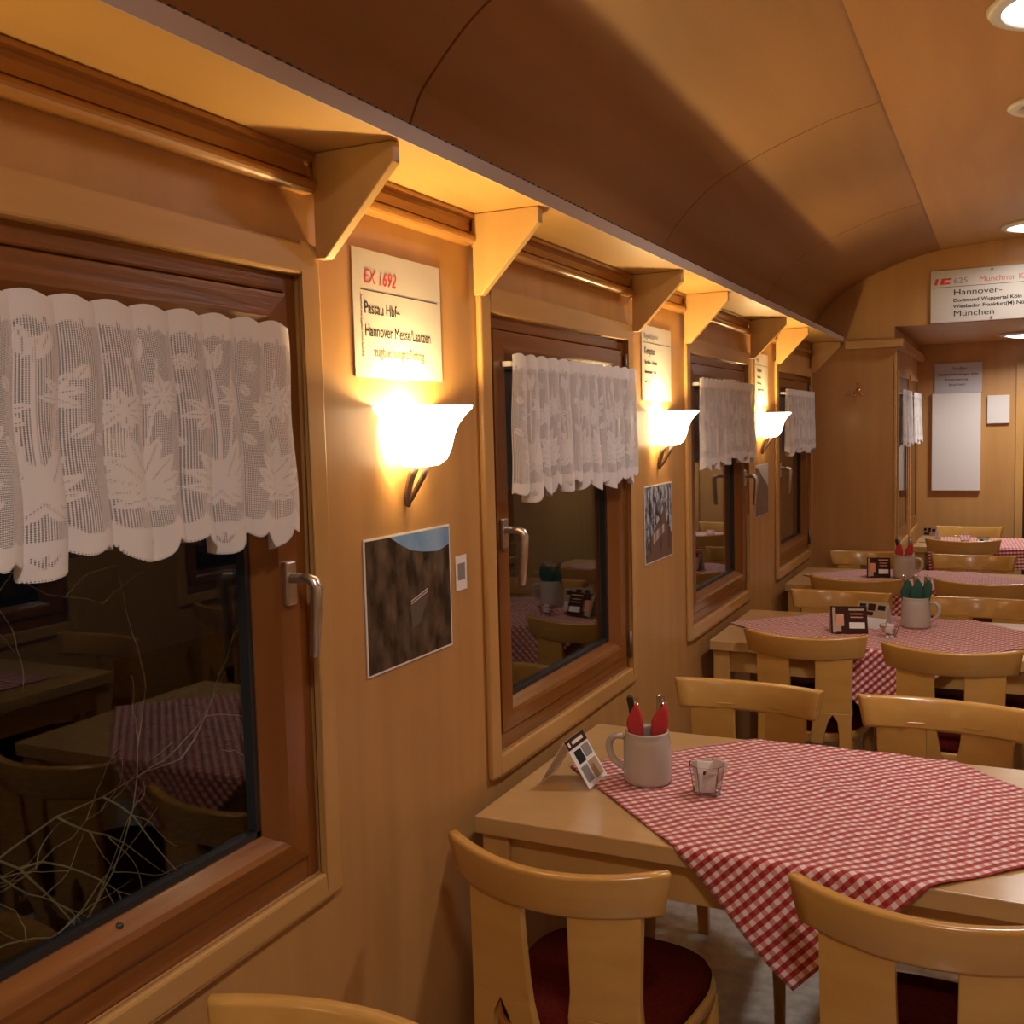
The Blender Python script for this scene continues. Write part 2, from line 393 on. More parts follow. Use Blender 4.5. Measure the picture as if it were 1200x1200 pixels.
# casings, frames
def window(i, mirror=False, n=None):
    y0 = win_y(i); y1 = y0 + WO
    n = n or i
    root = struct(empty('window_%d' % n, (W if mirror else 0, (y0 + y1) / 2, WZ0)))
    def bd(b, name, m=None, parent=root, **k):
        o = b.build(name, m, mirror=mirror, **k); bpy.context.view_layer.update()
        o.parent = parent; off = Vector(root.location)
        if parent is root: o.location = -off
        return o
    cw = .046
    b = MB()
    b.box(0, .014, y0 - cw, y0, WZ0 - cw, WZ1 + .052, M['trimw']); b.box(0, .014, y1, y1 + cw, WZ0 - cw, WZ1 + .052, M['trimw'])
    b.box(0, .014, y0, y1, WZ0 - cw, WZ0, M['trimh']); b.box(0, .014, y0, y1, WZ1, WZ1 + .052, M['trimh'])
    bd(b, 'casing', bevel=.005)
    hl = i % 2 == 0          # even windows: handle on the near side
    g = .006
    # fixed frame: flat ring a little behind the casing
    def ring(b, a0, a1, x0, x1, wl, wr, wb, wt, mv, mh, yy0, yy1, zz0, zz1):
        b.box(x0, x1, yy0, yy0 + wl, zz0, zz1, mv); b.box(x0, x1, yy1 - wr, yy1, zz0, zz1, mv)
        b.box(x0, x1, yy0 + wl, yy1 - wr, zz0, zz0 + wb, mh); b.box(x0, x1, yy0 + wl, yy1 - wr, zz1 - wt, zz1, mh)
    b = MB()
    near, far = (.030, .034) if hl else (.034, .030)
    ring(b, 0, 0, -.065, -.004, near, far, .040, .030, M['frame'], M['frameh'], y0, y1, WZ0, WZ1)
    bd(b, 'window_frame', bevel=.004)
    # sash: mitred ring whose inner face slopes back towards the glass
    sy0, sy1, sz0, sz1 = y0 + near + .003, y1 - far - .003, WZ0 + .043, WZ1 - .033
    xs = [-.05, .002, .004, -.001, -.024, -.05]
    def prof(fl, sl): return [0, 0, fl, fl + .009, fl + sl, fl + sl]
    pn, pf, pb, pt = (prof(.052, .034), prof(.044, .032), prof(.034, .026), prof(.040, .034))
    if not hl: pn, pf = pf, prof(.050, .036)
    cs_ = [(sy0, 1, pn, sz0, 1, pb), (sy1, -1, pf, sz0, 1, pb), (sy1, -1, pf, sz1, -1, pt), (sy0, 1, pn, sz1, -1, pt)]
    b = MB()
    for k in range(4):
        mm = M['frameh'] if k % 2 == 0 else M['frame']
        b.loft([[Vector((xs[q], c[0] + c[1] * c[2][q], c[3] + c[4] * c[5][q])) for q in range(6)] for c in (cs_[k], cs_[(k + 1) % 4])], smooth=False, m=mm)
    sash = bd(b, 'sash', bevel=.0015)
    gy0, gy1, gz0, gz1 = sy0 + pn[5], sy1 - pf[5], sz0 + pb[5], sz1 - pt[5]
    b = MB(); q = .010
    for (a, c, e, f) in ((gy0, gy0 + q, gz0, gz1), (gy1 - q, gy1, gz0, gz1), (gy0, gy1, gz0, gz0 + q), (gy0, gy1, gz1 - q, gz1)): b.box(-.045, -.027, a, c, e, f)
    bd(b, 'glazing_seal', M['rubber'])
    bd(MB().box(-.040, -.036, gy0 + .002, gy1 - .002, gz0 + .002, gz1 - .002), 'pane', M['glass'])
    # handle
    hy = (y0 + .055) if hl else (y1 - .062); hz = 1.335
    b = MB(); b.box(.002, .013, hy - .013, hy + .013, hz - .045, hz + .027); h = bd(b, 'handle', M['alu'], bevel=.003)
    b = MB()
    b.tube([(.012, hy, hz), (.045, hy, hz), (.054, hy + .002, hz - .004), (.058, hy + .003, hz - .014), (.056, hy + .003, hz - .06), (.050, hy + .002, hz - .125), (.049, hy + .002, hz - .130)], [.0085, .0085, .0095, .010, .009, .0085, .004], 12)
    lv = b.build('handle_lever', M['alu'], mirror=mirror); lv.parent = h
    # hinges on the other side
    ey = (y1 - .006) if hl else (y0 + .006)
    b = MB(); b.tube([(.006, ey, WZ0 + .035), (.006, ey, WZ0 + .115)], .006, 10); b.tube([(.006, ey, WZ1 - .115), (.006, ey, WZ1 - .04)], .006, 10)
    bd(b, 'hinge', M['alu'] if i == 3 else M['iron'])
    if i == 1 and not mirror:
        yy = .965; b = MB(); b.lathe([(0, .003), (.004, .003), (.0055, 0)], n=16)
        o = b.build('screw_plug', M['dark'], root); o.location = Vector((-.0145, yy, .911)) - Vector(root.location); o.rotation_euler = (0, math.radians(55), 0)
    return root
for i in wins(): window(i)
for i in wins(): window(i, True, i + 6)

# crown moulding under the shelf
def moulding(name, mirror):
    b = MB()
    prof = [(0, 2.03), (.020, 2.03), (.022, 2.021), (.013, 2.017), (.010, 2.010), (.010, 1.992), (.016, 1.990)]
    for k in range(9):
        a = PI / 2 - PI * k / 8
        prof.append((.010 + .015 * math.cos(a), 1.977 + .012 * math.sin(a)))
    prof += [(.0, 1.964)]
    ys = [Y0] + sum([[by(j, 0) - .011, by(j, 0) + .011, by(j, 1) - .011, by(j, 1) + .011] for j in range(-1, 4)], []) + [YB]
    for a, c in zip(ys[::2], ys[1::2]):
        if a < Y0 or c - a < .05: continue
        b.prism(prof, 'y', a + .001, min(c - .001, YB))
    return struct(b.build(name, M['molding'], mirror=mirror))
def by(j, k): return 1.436 + j * PITCH + (0 if k == 0 else .563)      # the two brackets beside pier j
moulding('trim_3', False); moulding('trim_4', True)

def shelf(mirror):
    t = tag(empty('luggage_shelf', (W if mirror else 0, Y0, 2.03)),
            'long narrow wooden luggage shelf on brackets along the %s wall' % ('right' if mirror else 'left, windowed'), 'shelf')
    off = -Vector(t.location)
    MB().box(.001, .185, Y0, YB - .047, 2.031, 2.056).build('shelf_board', M['shelf'], t, off, mirror=mirror)
    MB().box(.185, .1875, Y0, YB - .047, 2.030, 2.059).build('edging', M['fascia'], t, off, mirror=mirror)
    b = MB(); y = Y0
    while y < YB - .06:
        b.box(.176, .186, y, y + .010, 2.056, 2.0635); y += .024
    b.box(.178, .184, Y0, YB - .06, 2.056, 2.059)
    b.build('edge_strip', M['teeth'], t, off, mirror=mirror)
    for j in range(-1, 4):
        for k in (0, 1):
            y = by(j, k)
            if y < Y0 + .1 or y > YB - .03: continue
            o = MB().prism([(0.015, 1.858), (.035, 1.858), (.172, 1.998), (.172, 2.030), (0.015, 2.030)], 'y', y - .011, y + .011).build('bracket', M['bracket'], t, off, mirror=mirror, bevel=.002)
    return t
shelf(False); shelf(True)

# ------------------------------------------------------------------ curtains
def lace_pattern(U, V, H):
    """U metres along the cloth, V metres up from the hem line; returns thread density (-1 = cut away)"""
    U = U / 1.02; P = .150
    d = np.full(U.shape, 0.0)
    u = (U % P) - P / 2
    def leaf(cx, cy, ang, l, wd):
        nonlocal d
        c, s = math.cos(ang), math.sin(ang)
        x = (u - cx) * c + (V - cy) * s; y = -(u - cx) * s + (V - cy) * c
        t = x / l; half = wd * np.sin(np.clip(t, 0, 1) * PI) ** .8
        ins = (t > 0) & (t < 1) & (np.abs(y) < half)
        vein = np.abs(y) < .0009
        d = np.where(ins, np.where(vein & (t < .85), .25, 1.0), d)
    # ground: rows below the flowers are denser
    d = np.where((V < .012), 1.0, d)
    # big basal rosette
    for a, l, wd in ((8, .060, .010), (28, .066, .011), (50, .072, .012), (70, .082, .011), (90, .05, .008), (110, .080, .011), (130, .072, .012), (152, .066, .011), (172, .060, .010), (-18, .045, .009), (198, .045, .009), (-50, .030, .008), (230, .030, .008)):
        leaf(0, .055, math.radians(a), l, wd)
    # stems
    for x0, k in ((-.004, -.11), (.004, .16), (0, .0)):
        xs = x0 + k * np.clip(V - .06, 0, .2)
        d = np.where((V > .06) & (V < .235) & (np.abs(u - xs) < .0018), 1, d)
    # daisies
    for cx, cy, r in ((-.030, .165, .030), (.034, .185, .032), (-.05, .235, .014)):
        for a in range(0, 360, 45): leaf(cx, cy, math.radians(a + 10), r, r * .2)
        d = np.where((u - cx) ** 2 + (V - cy) ** 2 < (.2 * r) ** 2, 1, d)
    # buds
    for cx, cy, a, l in ((-.006, .225, 95, .040), (.004, .225, 75, .040), (0, .222, 85, .030), (.055, .20, 60, .025), (-.058, .19, 120, .022), (.05, .13, 40, .03), (-.055, .12, 140, .03)):
        leaf(cx, cy, math.radians(a), l, .007)
    # top band with little scallops
    top = H - .030 - .006 * np.abs(np.sin(U / .028 * PI))
    d = np.where(V > top, .97, d)
    d = np.where((V > H - .045) & (V < H - .028) & (np.abs((U % .028) - .014) < .0018), .1, d)
    # hem: deep scallop below each plant, small ones between
    hem = np.where(np.abs(u) < .042, -.032 * np.sqrt(np.clip(1 - (u / .042) ** 2, 0, 1)) - .004, -.006 - .008 * np.abs(np.sin((np.abs(u) - .042) / (P / 2 - .042) * PI)))
    band = hem + .026 + .012 * np.cos(u / P * 2 * PI)
    d = np.where(V < band + .010, 1.0, d)
    for a in (55, 90, 125):     # cut-out sprig in the scallop
        c, s = math.cos(math.radians(a)), math.sin(math.radians(a)); cy = -.022
        x = u * c + (V - cy) * s; y = -u * s + (V - cy) * c; t = x / .020
        d = np.where((t > .1) & (t < 1) & (np.abs(y) < .0022 * np.sin(np.clip(t, 0, 1) * PI)), .0, d)
    d = np.minimum(d, np.clip((V - hem) / .0022 - .4, -1, 1))
    return d
def curtain_mesh(width, H, full=1.30, seed=1, res=.0020, nv=160):
    rs = np.random.RandomState(seed)
    Lc = width * full; nu = int(Lc / res)
    U = np.linspace(0, Lc, nu)
    # folds: box-like pleats of uneven width; y progress slows inside a fold
    nf = int(width / .062); ed = np.cumsum(rs.uniform(.6, 1.5, nf)); ed = np.concatenate([[0], ed]) / ed[-1] * Lc
    ph = np.interp(U, ed, np.arange(nf + 1))
    V = np.linspace(-.040, H, nv)
    UU, VV = np.meshgrid(U, V)
    fr = ph % 1; amp = rs.uniform(.7, 1.3, nf + 1)
    A = np.interp(ph, np.arange(nf + 1), amp)
    depth = np.where(fr < .72, np.sin(fr / .72 * PI) ** .7, -.55 * np.sin((fr - .72) / .28 * PI))
    yb = np.interp(ph, np.arange(nf + 1), np.linspace(0, width, nf + 1))
    base = np.floor(ph) + np.where(fr < .72, fr / .72 * 1.12, 1.12 - (fr - .72) / .28 * .12)
    yy = base / nf * width
    k = np.clip((H - VV) / H, 0, 1)
    X = .015 * A[None, :] * depth[None, :] * (.55 + .8 * k) + .004 * np.sin(UU * 23 + seed) * k
    Y = yy[None, :] + (yy[None, :] / width - .5) * .02 * k + .003 * np.sin(VV * 30 + UU * 11)
    Z = VV + .003 * np.sin(ph * 2 * PI)[None, :] * (1 - k) * 1.5 + .010 * np.sin(UU * 7 + seed) * k * .7
    D = lace_pattern(UU + .03 * seed, VV, H)
    keep = D > -.5
    idx = np.arange(nu * nv).reshape(nv, nu)
    q = np.stack([idx[:-1, :-1], idx[:-1, 1:], idx[1:, 1:], idx[1:, :-1]], -1).reshape(-1, 4)
    kk = (keep[:-1, :-1] | keep[:-1, 1:] | keep[1:, 1:] | keep[1:, :-1]).reshape(-1)
    q = q[kk]
    me = bpy.data.meshes.new('curtain_cloth')
    co = np.stack([X, Y, Z], -1).reshape(-1, 3).astype(np.float32)
    me.vertices.add(len(co)); me.vertices.foreach_set('co', co.ravel())
    me.loops.add(q.size); me.loops.foreach_set('vertex_index', q.ravel().astype(np.int32))
    me.polygons.add(len(q)); me.polygons.foreach_set('loop_start', np.arange(0, q.size, 4, dtype=np.int32)); me.polygons.foreach_set('loop_total', np.full(len(q), 4, dtype=np.int32))
    me.update(calc_edges=True)
    at = me.attributes.new('thread', 'FLOAT', 'POINT'); at.data.foreach_set('value', D.reshape(-1).astype(np.float32))
    uvl = me.uv_layers.new(name='UVMap'); uvs = np.stack([UU, VV + .04], -1).reshape(-1, 2)[q.ravel()].astype(np.float32)
    uvl.data.foreach_set('uv', uvs.ravel())
    me.polygons.foreach_set('use_smooth', np.ones(len(q), dtype=bool))
    me.materials.append(M['lace']); me.validate()
    return me
def curtain(me, x, y, zt, H, width, label, group='lace curtains on short rods', flip=False):
    r = tag(empty('lace_curtain', (x, y, zt - H)), label, 'curtain', group)
    if flip: r.rotation_euler = (0, 0, 0)
    o = bpy.data.objects.new('curtain_cloth', me); COL.objects.link(o); o.parent = r
    if flip: o.scale = (1, 1, 1)
    b = MB(); b.tube([(-.004, -.006, H - .020), (-.004, width + .014, H - .020)], .004, 8)
    b.box(-.028, -.004, .004, .010, H - .026, H - .014); b.box(-.028, -.004, width + .006, width + .012, H - .026, H - .014)
    b.build('curtain_rod', M['white'], r)
    return r
HC = .305
ca = curtain_mesh(.88, HC, seed=3); cb = curtain_mesh(.86, HC, seed=5)
curtain(ca, .034, .43, 1.738, HC, .87, 'white floral lace curtain over the nearest window, largest in view')
curtain(cb, .034, win_y(2) + .065, 1.738, HC, .85, 'white lace curtain on the window right of the sign reading EX 1692')
curtain(ca, .034, win_y(3) + .045, 1.738, HC, .87, 'white lace curtain between the middle and the farthest wall lamp')
curtain(cb, .034, win_y(4) + .065, 1.738, HC, .85, 'white lace curtain just past the farthest wall lamp, before the pillar')
for i in wins():
    curtain(ca if i % 2 else cb, W - .034, win_y(i) + .045, 1.738, HC, .86, 'white lace curtain on the right wall, %s window from the back' % ['nearest', 'second', 'third', 'fourth'][i - 1], 'lace curtains on the right wall')
# small windows and curtains in the passage behind the pillar
cs = curtain_mesh(.62, HC, full=1.25, seed=8, res=.003, nv=110)
for n, (a, c) in enumerate(((6.56, 7.18), (7.36, 7.98))):
    r = struct(empty('window_%d' % (5 + n), (PX, (a + c) / 2, .81)))
    off = -Vector(r.location)
    b = MB()
    for q in ((a - .03, a, .78, 1.86), (c, c + .03, .78, 1.86), (a, c, .78, .81), (a, c, 1.83, 1.86)): b.box(PX, PX + .012, *q)
    b.build('casing', M['trimw'], r, off, bevel=.003)
    b = MB()
    for q in ((a, a + .08, .81, 1.83), (c - .08, c, .81, 1.83), (a + .08, c - .08, .81, .89), (a + .08, c - .08, 1.75, 1.83)): b.box(PX + .0, PX + .006, *q)
    b.build('window_frame', M['frame'], r, off, bevel=.002)
    MB().box(PX, PX + .003, a + .08, c - .08, .89, 1.75).build('pane', mat('night behind glass', (.012, .012, .014), .05), r, off)
    curtain(cs, PX + .03, a, 1.745, HC, .62, 'white lace curtain %s beyond the pillar, beside the end wall' % ('nearer of the two' if n == 0 else 'farther of the two'), 'passage curtains')

# ------------------------------------------------------------------ wall lamps
def sconce():
    r = empty('wall_lamp', (0, 0, 1.56))
    # half bowl with a flaring lip; slightly flattened
    prof = [(.022, -.060), (.040, -.058), (.056, -.046), (.065, -.026), (.071, -.002), (.080, .020), (.094, .038), (.106, .049), (.108, .055), (.103, .056), (.091, .046), (.077, .028), (.067, .006), (.061, -.020), (.052, -.040), (.038, -.052), (.022, -.054), (0, -.055)]
    b = MB(); prof = [(0, -.061)] + prof
    b.lathe(prof, (.034, 0, 0), 32, -math.radians(112), math.radians(112))
    b.build('lamp_shade', M['shade'], r)
    b = MB(); b.lathe([(0, -.034), (.011, -.030), (.014, -.018), (.013, -.006), (.006, .004), (0, .006)], (.034, 0, 0), 16); b.build('bulb', M['bulb'], r)
    b = MB()
    b.tube([(.050, 0, -.060), (.044, 0, -.078), (.030, 0, -.100), (.016, 0, -.122), (.008, 0, -.130)], [.006, .0055, .005, .005, .004], 10)
    b.tube([(.026, 0, -.060), (.016, 0, -.080), (.008, 0, -.110), (.008, 0, -.134)], [.010, .008, .007, .006], 10)
    b.lathe([(0, -.140), (.005, -.137), (.006, -.131), (.0, -.127)], (.008, 0, 0), 10)
    b.build('lamp_arm', M['iron'], r)
    ld = bpy.data.lights.new('lamp_light', 'POINT'); ld.energy = SCONCE_W; ld.color = SCONCE_COL; ld.shadow_soft_size = .018
    lo = bpy.data.objects.new('lamp_light', ld); COL.objects.link(lo); lo.parent = r; lo.location = (.040, 0, .022)
    return r
sc = sconce()
SY = [1.436 + .268 + j * PITCH for j in range(-1, 3)]
labs = {0: 'lit wall lamp with flared glass bowl below the sign reading EX 1692', 1: 'lit wall lamp, middle one, left of the third window', 2: 'lit wall lamp farthest along the left wall', -1: 'lit wall lamp behind the viewer on the left wall'}
for n, y in enumerate(SY):
    o = sc if n == 0 else copy_tree(sc); o.location.y = y
    tag(o, labs[n - 1], 'lamp', 'flared glass wall lamps')
for n, y in enumerate(SY):
    o = copy_tree(sc); o.location = (W, y, 1.56); o.rotation_euler = (0, 0, PI)
    tag(o, 'lit wall lamp on the right wall, %s from the back' % ['first', 'second', 'third', 'fourth'][n], 'lamp', 'wall lamps on the right wall')
    for ch in o.children:
        if ch.type == 'LIGHT': ch.data = ch.data.copy() if n == 0 else rl; rl = ch.data; rl.energy = SCONCE_RIGHT_W

# ------------------------------------------------------------------ ceiling lights
def downlight():
    r = empty('ceiling_light', (1.17, 2.82, 2.5435))
    MB().lathe([(.165, 0), (.172, -.006), (.166, -.014), (.140, -.018), (.136, -.010), (.136, 0)], n=40).build('light_ring', M['white'], r)
    MB().lathe([(0, -.030), (.05, -.029), (.10, -.024), (.128, -.016), (.137, -.006)], n=40).build('light_lens', M['lens'], r)
    ld = bpy.data.lights.new('downlight', 'AREA'); ld.shape = 'DISK'; ld.size = .22; ld.energy = DOWN_W; ld.color = DOWN_COL; ld.spread = math.radians(155)
    lo = bpy.data.objects.new('downlight', ld); COL.objects.link(lo); lo.parent = r; lo.location = (0, 0, -.034)
    return r
dl = downlight()
tag(dl, 'round white ceiling light at the top right, nearest of three', 'ceiling light', 'round ceiling lights')
for (x, y, z, lb) in ((1.18, 5.95, 2.5435, 'round white ceiling light just before the white sign reading Hannover'), (1.17, 7.45, 2.105, 'round white ceiling light in the low passage beyond the hanging sign'), (1.17, .2, 2.5435, 'round white ceiling light overhead behind the view')):
    o = copy_tree(dl); o.location = (x, y, z); tag(o, lb, 'ceiling light', 'round ceiling lights')
    if y == 5.95:
        for c_ in o.children:
            if c_.type == 'LIGHT': c_.data = c_.data.copy(); c_.data.energy = 7
r = tag(empty('ceiling_vent', (1.165, 3.70, 2.5435)), 'unlit round cream ceiling vent between the two nearer ceiling lights', 'vent')
MB().lathe([(.118, 0), (.122, -.006), (.116, -.013), (.088, -.014), (.080, -.006), (.080, 0)], n=36).build('vent_ring', M['white'], r)
MB().lathe([(0, -.016), (.055, -.016), (.064, -.012), (.066, -.004), (.060, 0)], n=36).build('vent_cap', M['white'], r)

# ------------------------------------------------------------------ signs and pictures
def plate(name, label, cat, y0, y1, z0, z1, m, th=.003, group=None, x=0):
    r = tag(empty(name, (x, y0, z0)), label, cat, group)
    MB().box(.001, th, 0, y1 - y0, 0, z1 - z0).build('panel', m, r)
    return r
def PN(s): return s.children[0]
RY, UZ = (0, 1, 0), (0, 0, 1)
s = plate('train_sign', 'white train destination sign reading EX 1692 and Passau Hbf above the nearest wall lamp', 'sign', 1.548, 1.862, 1.668, 1.900, M['signpl'], group=None)
lettering([('EX 1692', .034, .172, .036, .88, .25)], M['red'], PN(s), (.003, 0, 0), RY, UZ, 'red_lettering')
lettering([('Passau Hbf–', .034, .117, .031, .80), ('Hannover Messe/Laatzen', .034, .076, .031, .75)], M['ink'], PN(s), (.003, 0, 0), RY, UZ, 'black_lettering')
lettering([('zugbuchungspflichtig', .062, .040, .026, .85)], M['redfade'], PN(s), (.003, 0, 0), RY, UZ, 'faded_lettering')
MB().box(.0030, .0034, .024, .300, .158, .1595).build('rule', M['ink'], PN(s))
lettering([('Bahnhof und Zuglauf siehe Aushang', .0, .0, .0065, 1.2)], M['greyp'], PN(s), (.003, .024, .150), (0, 0, -1), (0, 1, 0), 'small_print')

s = plate('train_sign', 'white sign board partly washed out by the middle wall lamp', 'sign', 3.155, 3.470, 1.650, 1.892, M['signpl'])
lettering([('RegionExpress', .022, .200, .026, .95, .15)], M['greyp'], PN(s), (.003, 0, 0), RY, UZ, 'title_lettering')
lettering([('Kempten', .026, .150, .034, .85), ('Buchloe - Lindau', .028, .118, .019, 1.0), ('Immenstadt · Ulm', .028, .088, .015, 1.1), ('nur 2. Kl.', .028, .058, .012, 1.1)], M['ink'], PN(s), (.003, 0, 0), RY, UZ, 'black_lettering')
MB().box(.0030, .0034, .010, .300, .186, .1872).build('rule', M['ink'], PN(s))
s = plate('train_sign', 'white sign board with five short lines above the farthest wall lamp', 'sign', 4.785, 5.070, 1.650, 1.895, M['signpl'])
lettering([('Regio', .03, .205, .026, .95)], M['greyp'], PN(s), (.003, 0, 0), RY, UZ, 'title_lettering')
lettering([('Kempten', .05, .158, .024, 1.1), ('Buchloe', .05, .128, .020, 1.2), ('Kaufering', .05, .100, .018, 1.2), ('Geltendorf Nord', .05, .070, .018, 1.1), ('Hbf', .10, .042, .016, 1.1)], M['ink'], PN(s), (.003, 0, 0), RY, UZ, 'black_lettering')
MB().box(.0030, .0034, .010, .275, .188, .1895).build('rule', M['ink'], PN(s))

def uvplane(name, pts, m, parent, uvs=((0, 0), (1, 0), (1, 1), (0, 1))):
    me = bpy.data.meshes.new(name); me.from_pydata([Vector(p) for p in pts], [], [tuple(range(len(pts)))]); 
    ul = me.uv_layers.new(name='UVMap')
    for i, uv in enumerate(uvs): ul.data[i].uv = uv
    me.materials.append(m); o = bpy.data.objects.new(name, me); COL.objects.link(o); o.parent = parent; return o
def photo(label, y0, y1, z0, z1, kind, edge=.004):
    s = plate('wall_photograph', label, 'picture', y0, y1, z0, z1, M['paper'], .003)
    w_, h_ = y1 - y0, z1 - z0; a = edge
    uvplane('print', [(.0033, a, a), (.0033, w_ - a, a), (.0033, w_ - a, h_ - a), (.0033, a, h_ - a)], picture('woodland print %d' % kind, kind), s)
    def patch(name, uvp, m, x=.0036):
        pts = [(x, a + u * (w_ - 2 * a), a + v * (h_ - 2 * a)) for u, v in uvp]
        return uvplane(name, pts, m, s, uvp)
    return s, patch
s, patch = photo('dark photo of a wooded valley with a white bridge and blue sky', 1.552, 1.872, 1.115, 1.372, 0)
skym = noise_col(mat('printed sky', (.2, .38, .62), .4), (.13, .28, .52), (.30, .46, .68), (9, 9, 9))
patch('sky_area', [(.27, 1), (.40, .92), (.52, .865), (.66, .835), (.84, .815), (.92, .83), (1, .855), (1, 1)], skym)
patch('river_area', [(.50, .24), (.60, .27), (.70, .47), (.64, .53), (.48, .42)], mat('printed slope', (.12, .095, .08), .4))
for k, dz in enumerate((0, .022)): patch('bridge_line', [(.49, .435 + dz), (.70, .50 + dz), (.70, .511 + dz), (.49, .446 + dz)], mat('printed bridge', (.55, .50, .45), .4), .0039)
s, patch = photo('photo of snowy bare trees and a brown house below the middle lamp', 3.160, 3.460, 1.115, 1.372, 1)
patch('house_area', [(.25, .36), (.62, .62), (.72, .72), (.80, .45), (1, .30), (1, .0), (.05, .0), (.1, .25)], mat('printed hillside', (.15, .09, .07), .4))
for k in range(4): patch('house_wall', [(.28 + .11 * k, .22 + .035 * k), (.36 + .11 * k, .25 + .035 * k), (.36 + .11 * k, .40 + .02 * k), (.28 + .11 * k, .36 + .03 * k)], mat('printed facade', (.50, .42, .40), .4), .0039)
for k, u in enumerate((.16, .55, .86)): patch('tree_trunk', [(u, .1), (u + .03, .1), (u + .015, 1), (u, 1)], M['dark'], .0040)
s, patch = photo('brownish mountain photo with pale sky below the farthest lamp', 4.780, 5.065, 1.128, 1.372, 2, .002)
patch('sky_area', [(0, .95), (.25, .93), (.45, .80), (.75, .66), (1, .52), (1, 1), (0, 1)], mat('printed pale sky', (.48, .48, .54), .4))
s = plate('wall_label', 'small upright white paper tag right of the dark valley photo', 'label', 1.897, 1.945, 1.225, 1.300, M['paper'], .002)
MB().box(.002, .0024, .008, .040, .022, .058).build('grey_area', M['greyp'], s)

# hanging sign on the bulkhead
s = tag(empty('train_sign', (.655, YB, 2.108)), 'big white IC 625 train sign reading Hannover and München on the bulkhead', 'sign')
MB().box(0, .80, -.016, -.002, 0, .292).build('panel', M['signpl'], s, bevel=.002)
O = (0, -.016, 0); RX = (1, 0, 0)
b = MB(); b.prism([(.018, .212), (.034, .212), (.042, .246), (.026, .246)], 'y', -.0166, -.0158)
b.prism([(.050, .212), (.100, .212), (.103, .222), (.070, .222), (.073, .236), (.108, .236), (.111, .246), (.057, .246)], 'y', -.0166, -.0158); b.build('ic_emblem', M['red'], PN(s))
lettering([('625', .118, .214, .044, 1.15)], M['greyp'], PN(s), O, RX, UZ, 'number_lettering')
lettering([('Münchner Kindl', .250, .214, .044, 1.02, 0)], M['redfade'], PN(s), O, RX, UZ, 'red_lettering')
MB().box(.005, .795, -.0165, -.0158, .196, .1985).build('rule', M['ink'], PN(s))
lettering([('Hannover-', .118, .150, .046, 1.25), ('Dortmund Wuppertal Köln Bonn Koblenz Mainz', .118, .112, .027, 1.15, 0, .0006), ('Wiesbaden Frankfurt(M) Nürnberg Augsburg', .118, .078, .027, 1.15, 0, .0006), ('München', .118, .032, .046, 1.25)], M['ink'], PN(s), O, RX, UZ, 'black_lettering')
for z in (.279, .015): MB().tube([(.315, -.022, z), (.315, -.015, z)], .006, 10).build('screw', M['iron'], s)

# end wall board, notice and small box
s = tag(empty('whiteboard', (.56, YE, 1.045)), 'tall blank white board on the end wall below the paper notice', 'board')
MB().box(0, .325, -.035, -.002, 0, .705).build('panel', M['white'], s, bevel=.003)
s = tag(empty('paper_notice', (.575, YE, 1.752)), 'pale notice with four lines of print above the tall white board', 'notice')
MB().box(0, .315, -.012, -.002, 0, .215).build('panel', mat('laminated paper', (.50, .47, .50), .25), s)
lettering([('In allen', .120, .165, .030, 1.1), ('Nichtraucherwagen bitte', .022, .125, .026, 1.02), ('Reservierung', .070, .088, .026, 1.1), ('beachten!', .095, .052, .026, 1.1)], M['ink'], PN(s), (0, -.012, 0), RX, UZ)
s = tag(empty('thermostat', (.925, YE, 1.525)), 'small square white wall box right of the tall white board', 'wall box')
MB().box(0, .145, -.028, -.002, 0, .20).build('housing', M['white'], s, bevel=.004)
# coat hook
s = tag(empty('coat_hook', (.262, YB, 1.745)), 'small brass double coat hook on the wooden pillar face', 'hook')
MB().lathe([(0, .006), (.012, .006), (.014, 0)], n=16).build('hook_plate', M['brass'], s).rotation_euler = (PI / 2, 0, 0)
b = MB(); b.tube([(0, -.004, 0), (0, -.02, .01), (0, -.028, .03), (0, -.024, .042)], [.004, .004, .004, .007], 8)
for sx in (-1, 1): b.tube([(0, -.004, -.01), (sx * .015, -.02, -.030), (sx * .026, -.028, -.028), (sx * .032, -.030, -.018)], [.004, .004, .004, .006], 8)
b.build('hook_arms', M['brass'], s)

# ------------------------------------------------------------------ tables
def table(x0, x1, y0, y1, label):
    r = tag(empty('dining_table', ((x0 + x1) / 2, (y0 + y1) / 2, 0)), label, 'table', 'dining tables')
    hx, hy = (x1 - x0) / 2, (y1 - y0) / 2
    MB().box(-hx, hx, -hy, hy, .711, .749).build('tabletop', M['table'], r, bevel=.003)
    i = .020
    b = MB()
    for (a, c, d, e) in ((-hx + i, hx - i, -hy + i + .008, -hy + i + .028), (-hx + i, hx - i, hy - i - .028, hy - i - .008), (-hx + i + .008, -hx + i + .028, -hy + i, hy - i), (hx - i - .028, hx - i - .008, -hy + i, hy - i)): b.box(a, c, d, e, .628, .711)
    b.build('apron', M['tleg'], r)
    for sx in (-1, 1):
        for sy in (-1, 1):
            cx, cy = sx * (hx - .042), sy * (hy - .044)
            MB().box(cx - .031, cx + .031, cy - .031, cy + .031, 0, .7105).build('leg', M['tleg'], r, bevel=.004)
    return r
T = [(.045, 1.30, 1.868, 2.602), (.045, 1.30, 3.785, 4.480), (.045, 1.30, 5.262, 5.900), (.515, 1.55, 7.045, 7.640)]
TL = ['light beech table, nearest, with gingham cloth, stein and glass', 'light beech table, second along the wall, with green napkins in its stein', 'light beech table, third, just before the wooden pillar', 'light beech table, farthest, in the passage before the end wall']
for t, l in zip(T, TL): table(*t, l)
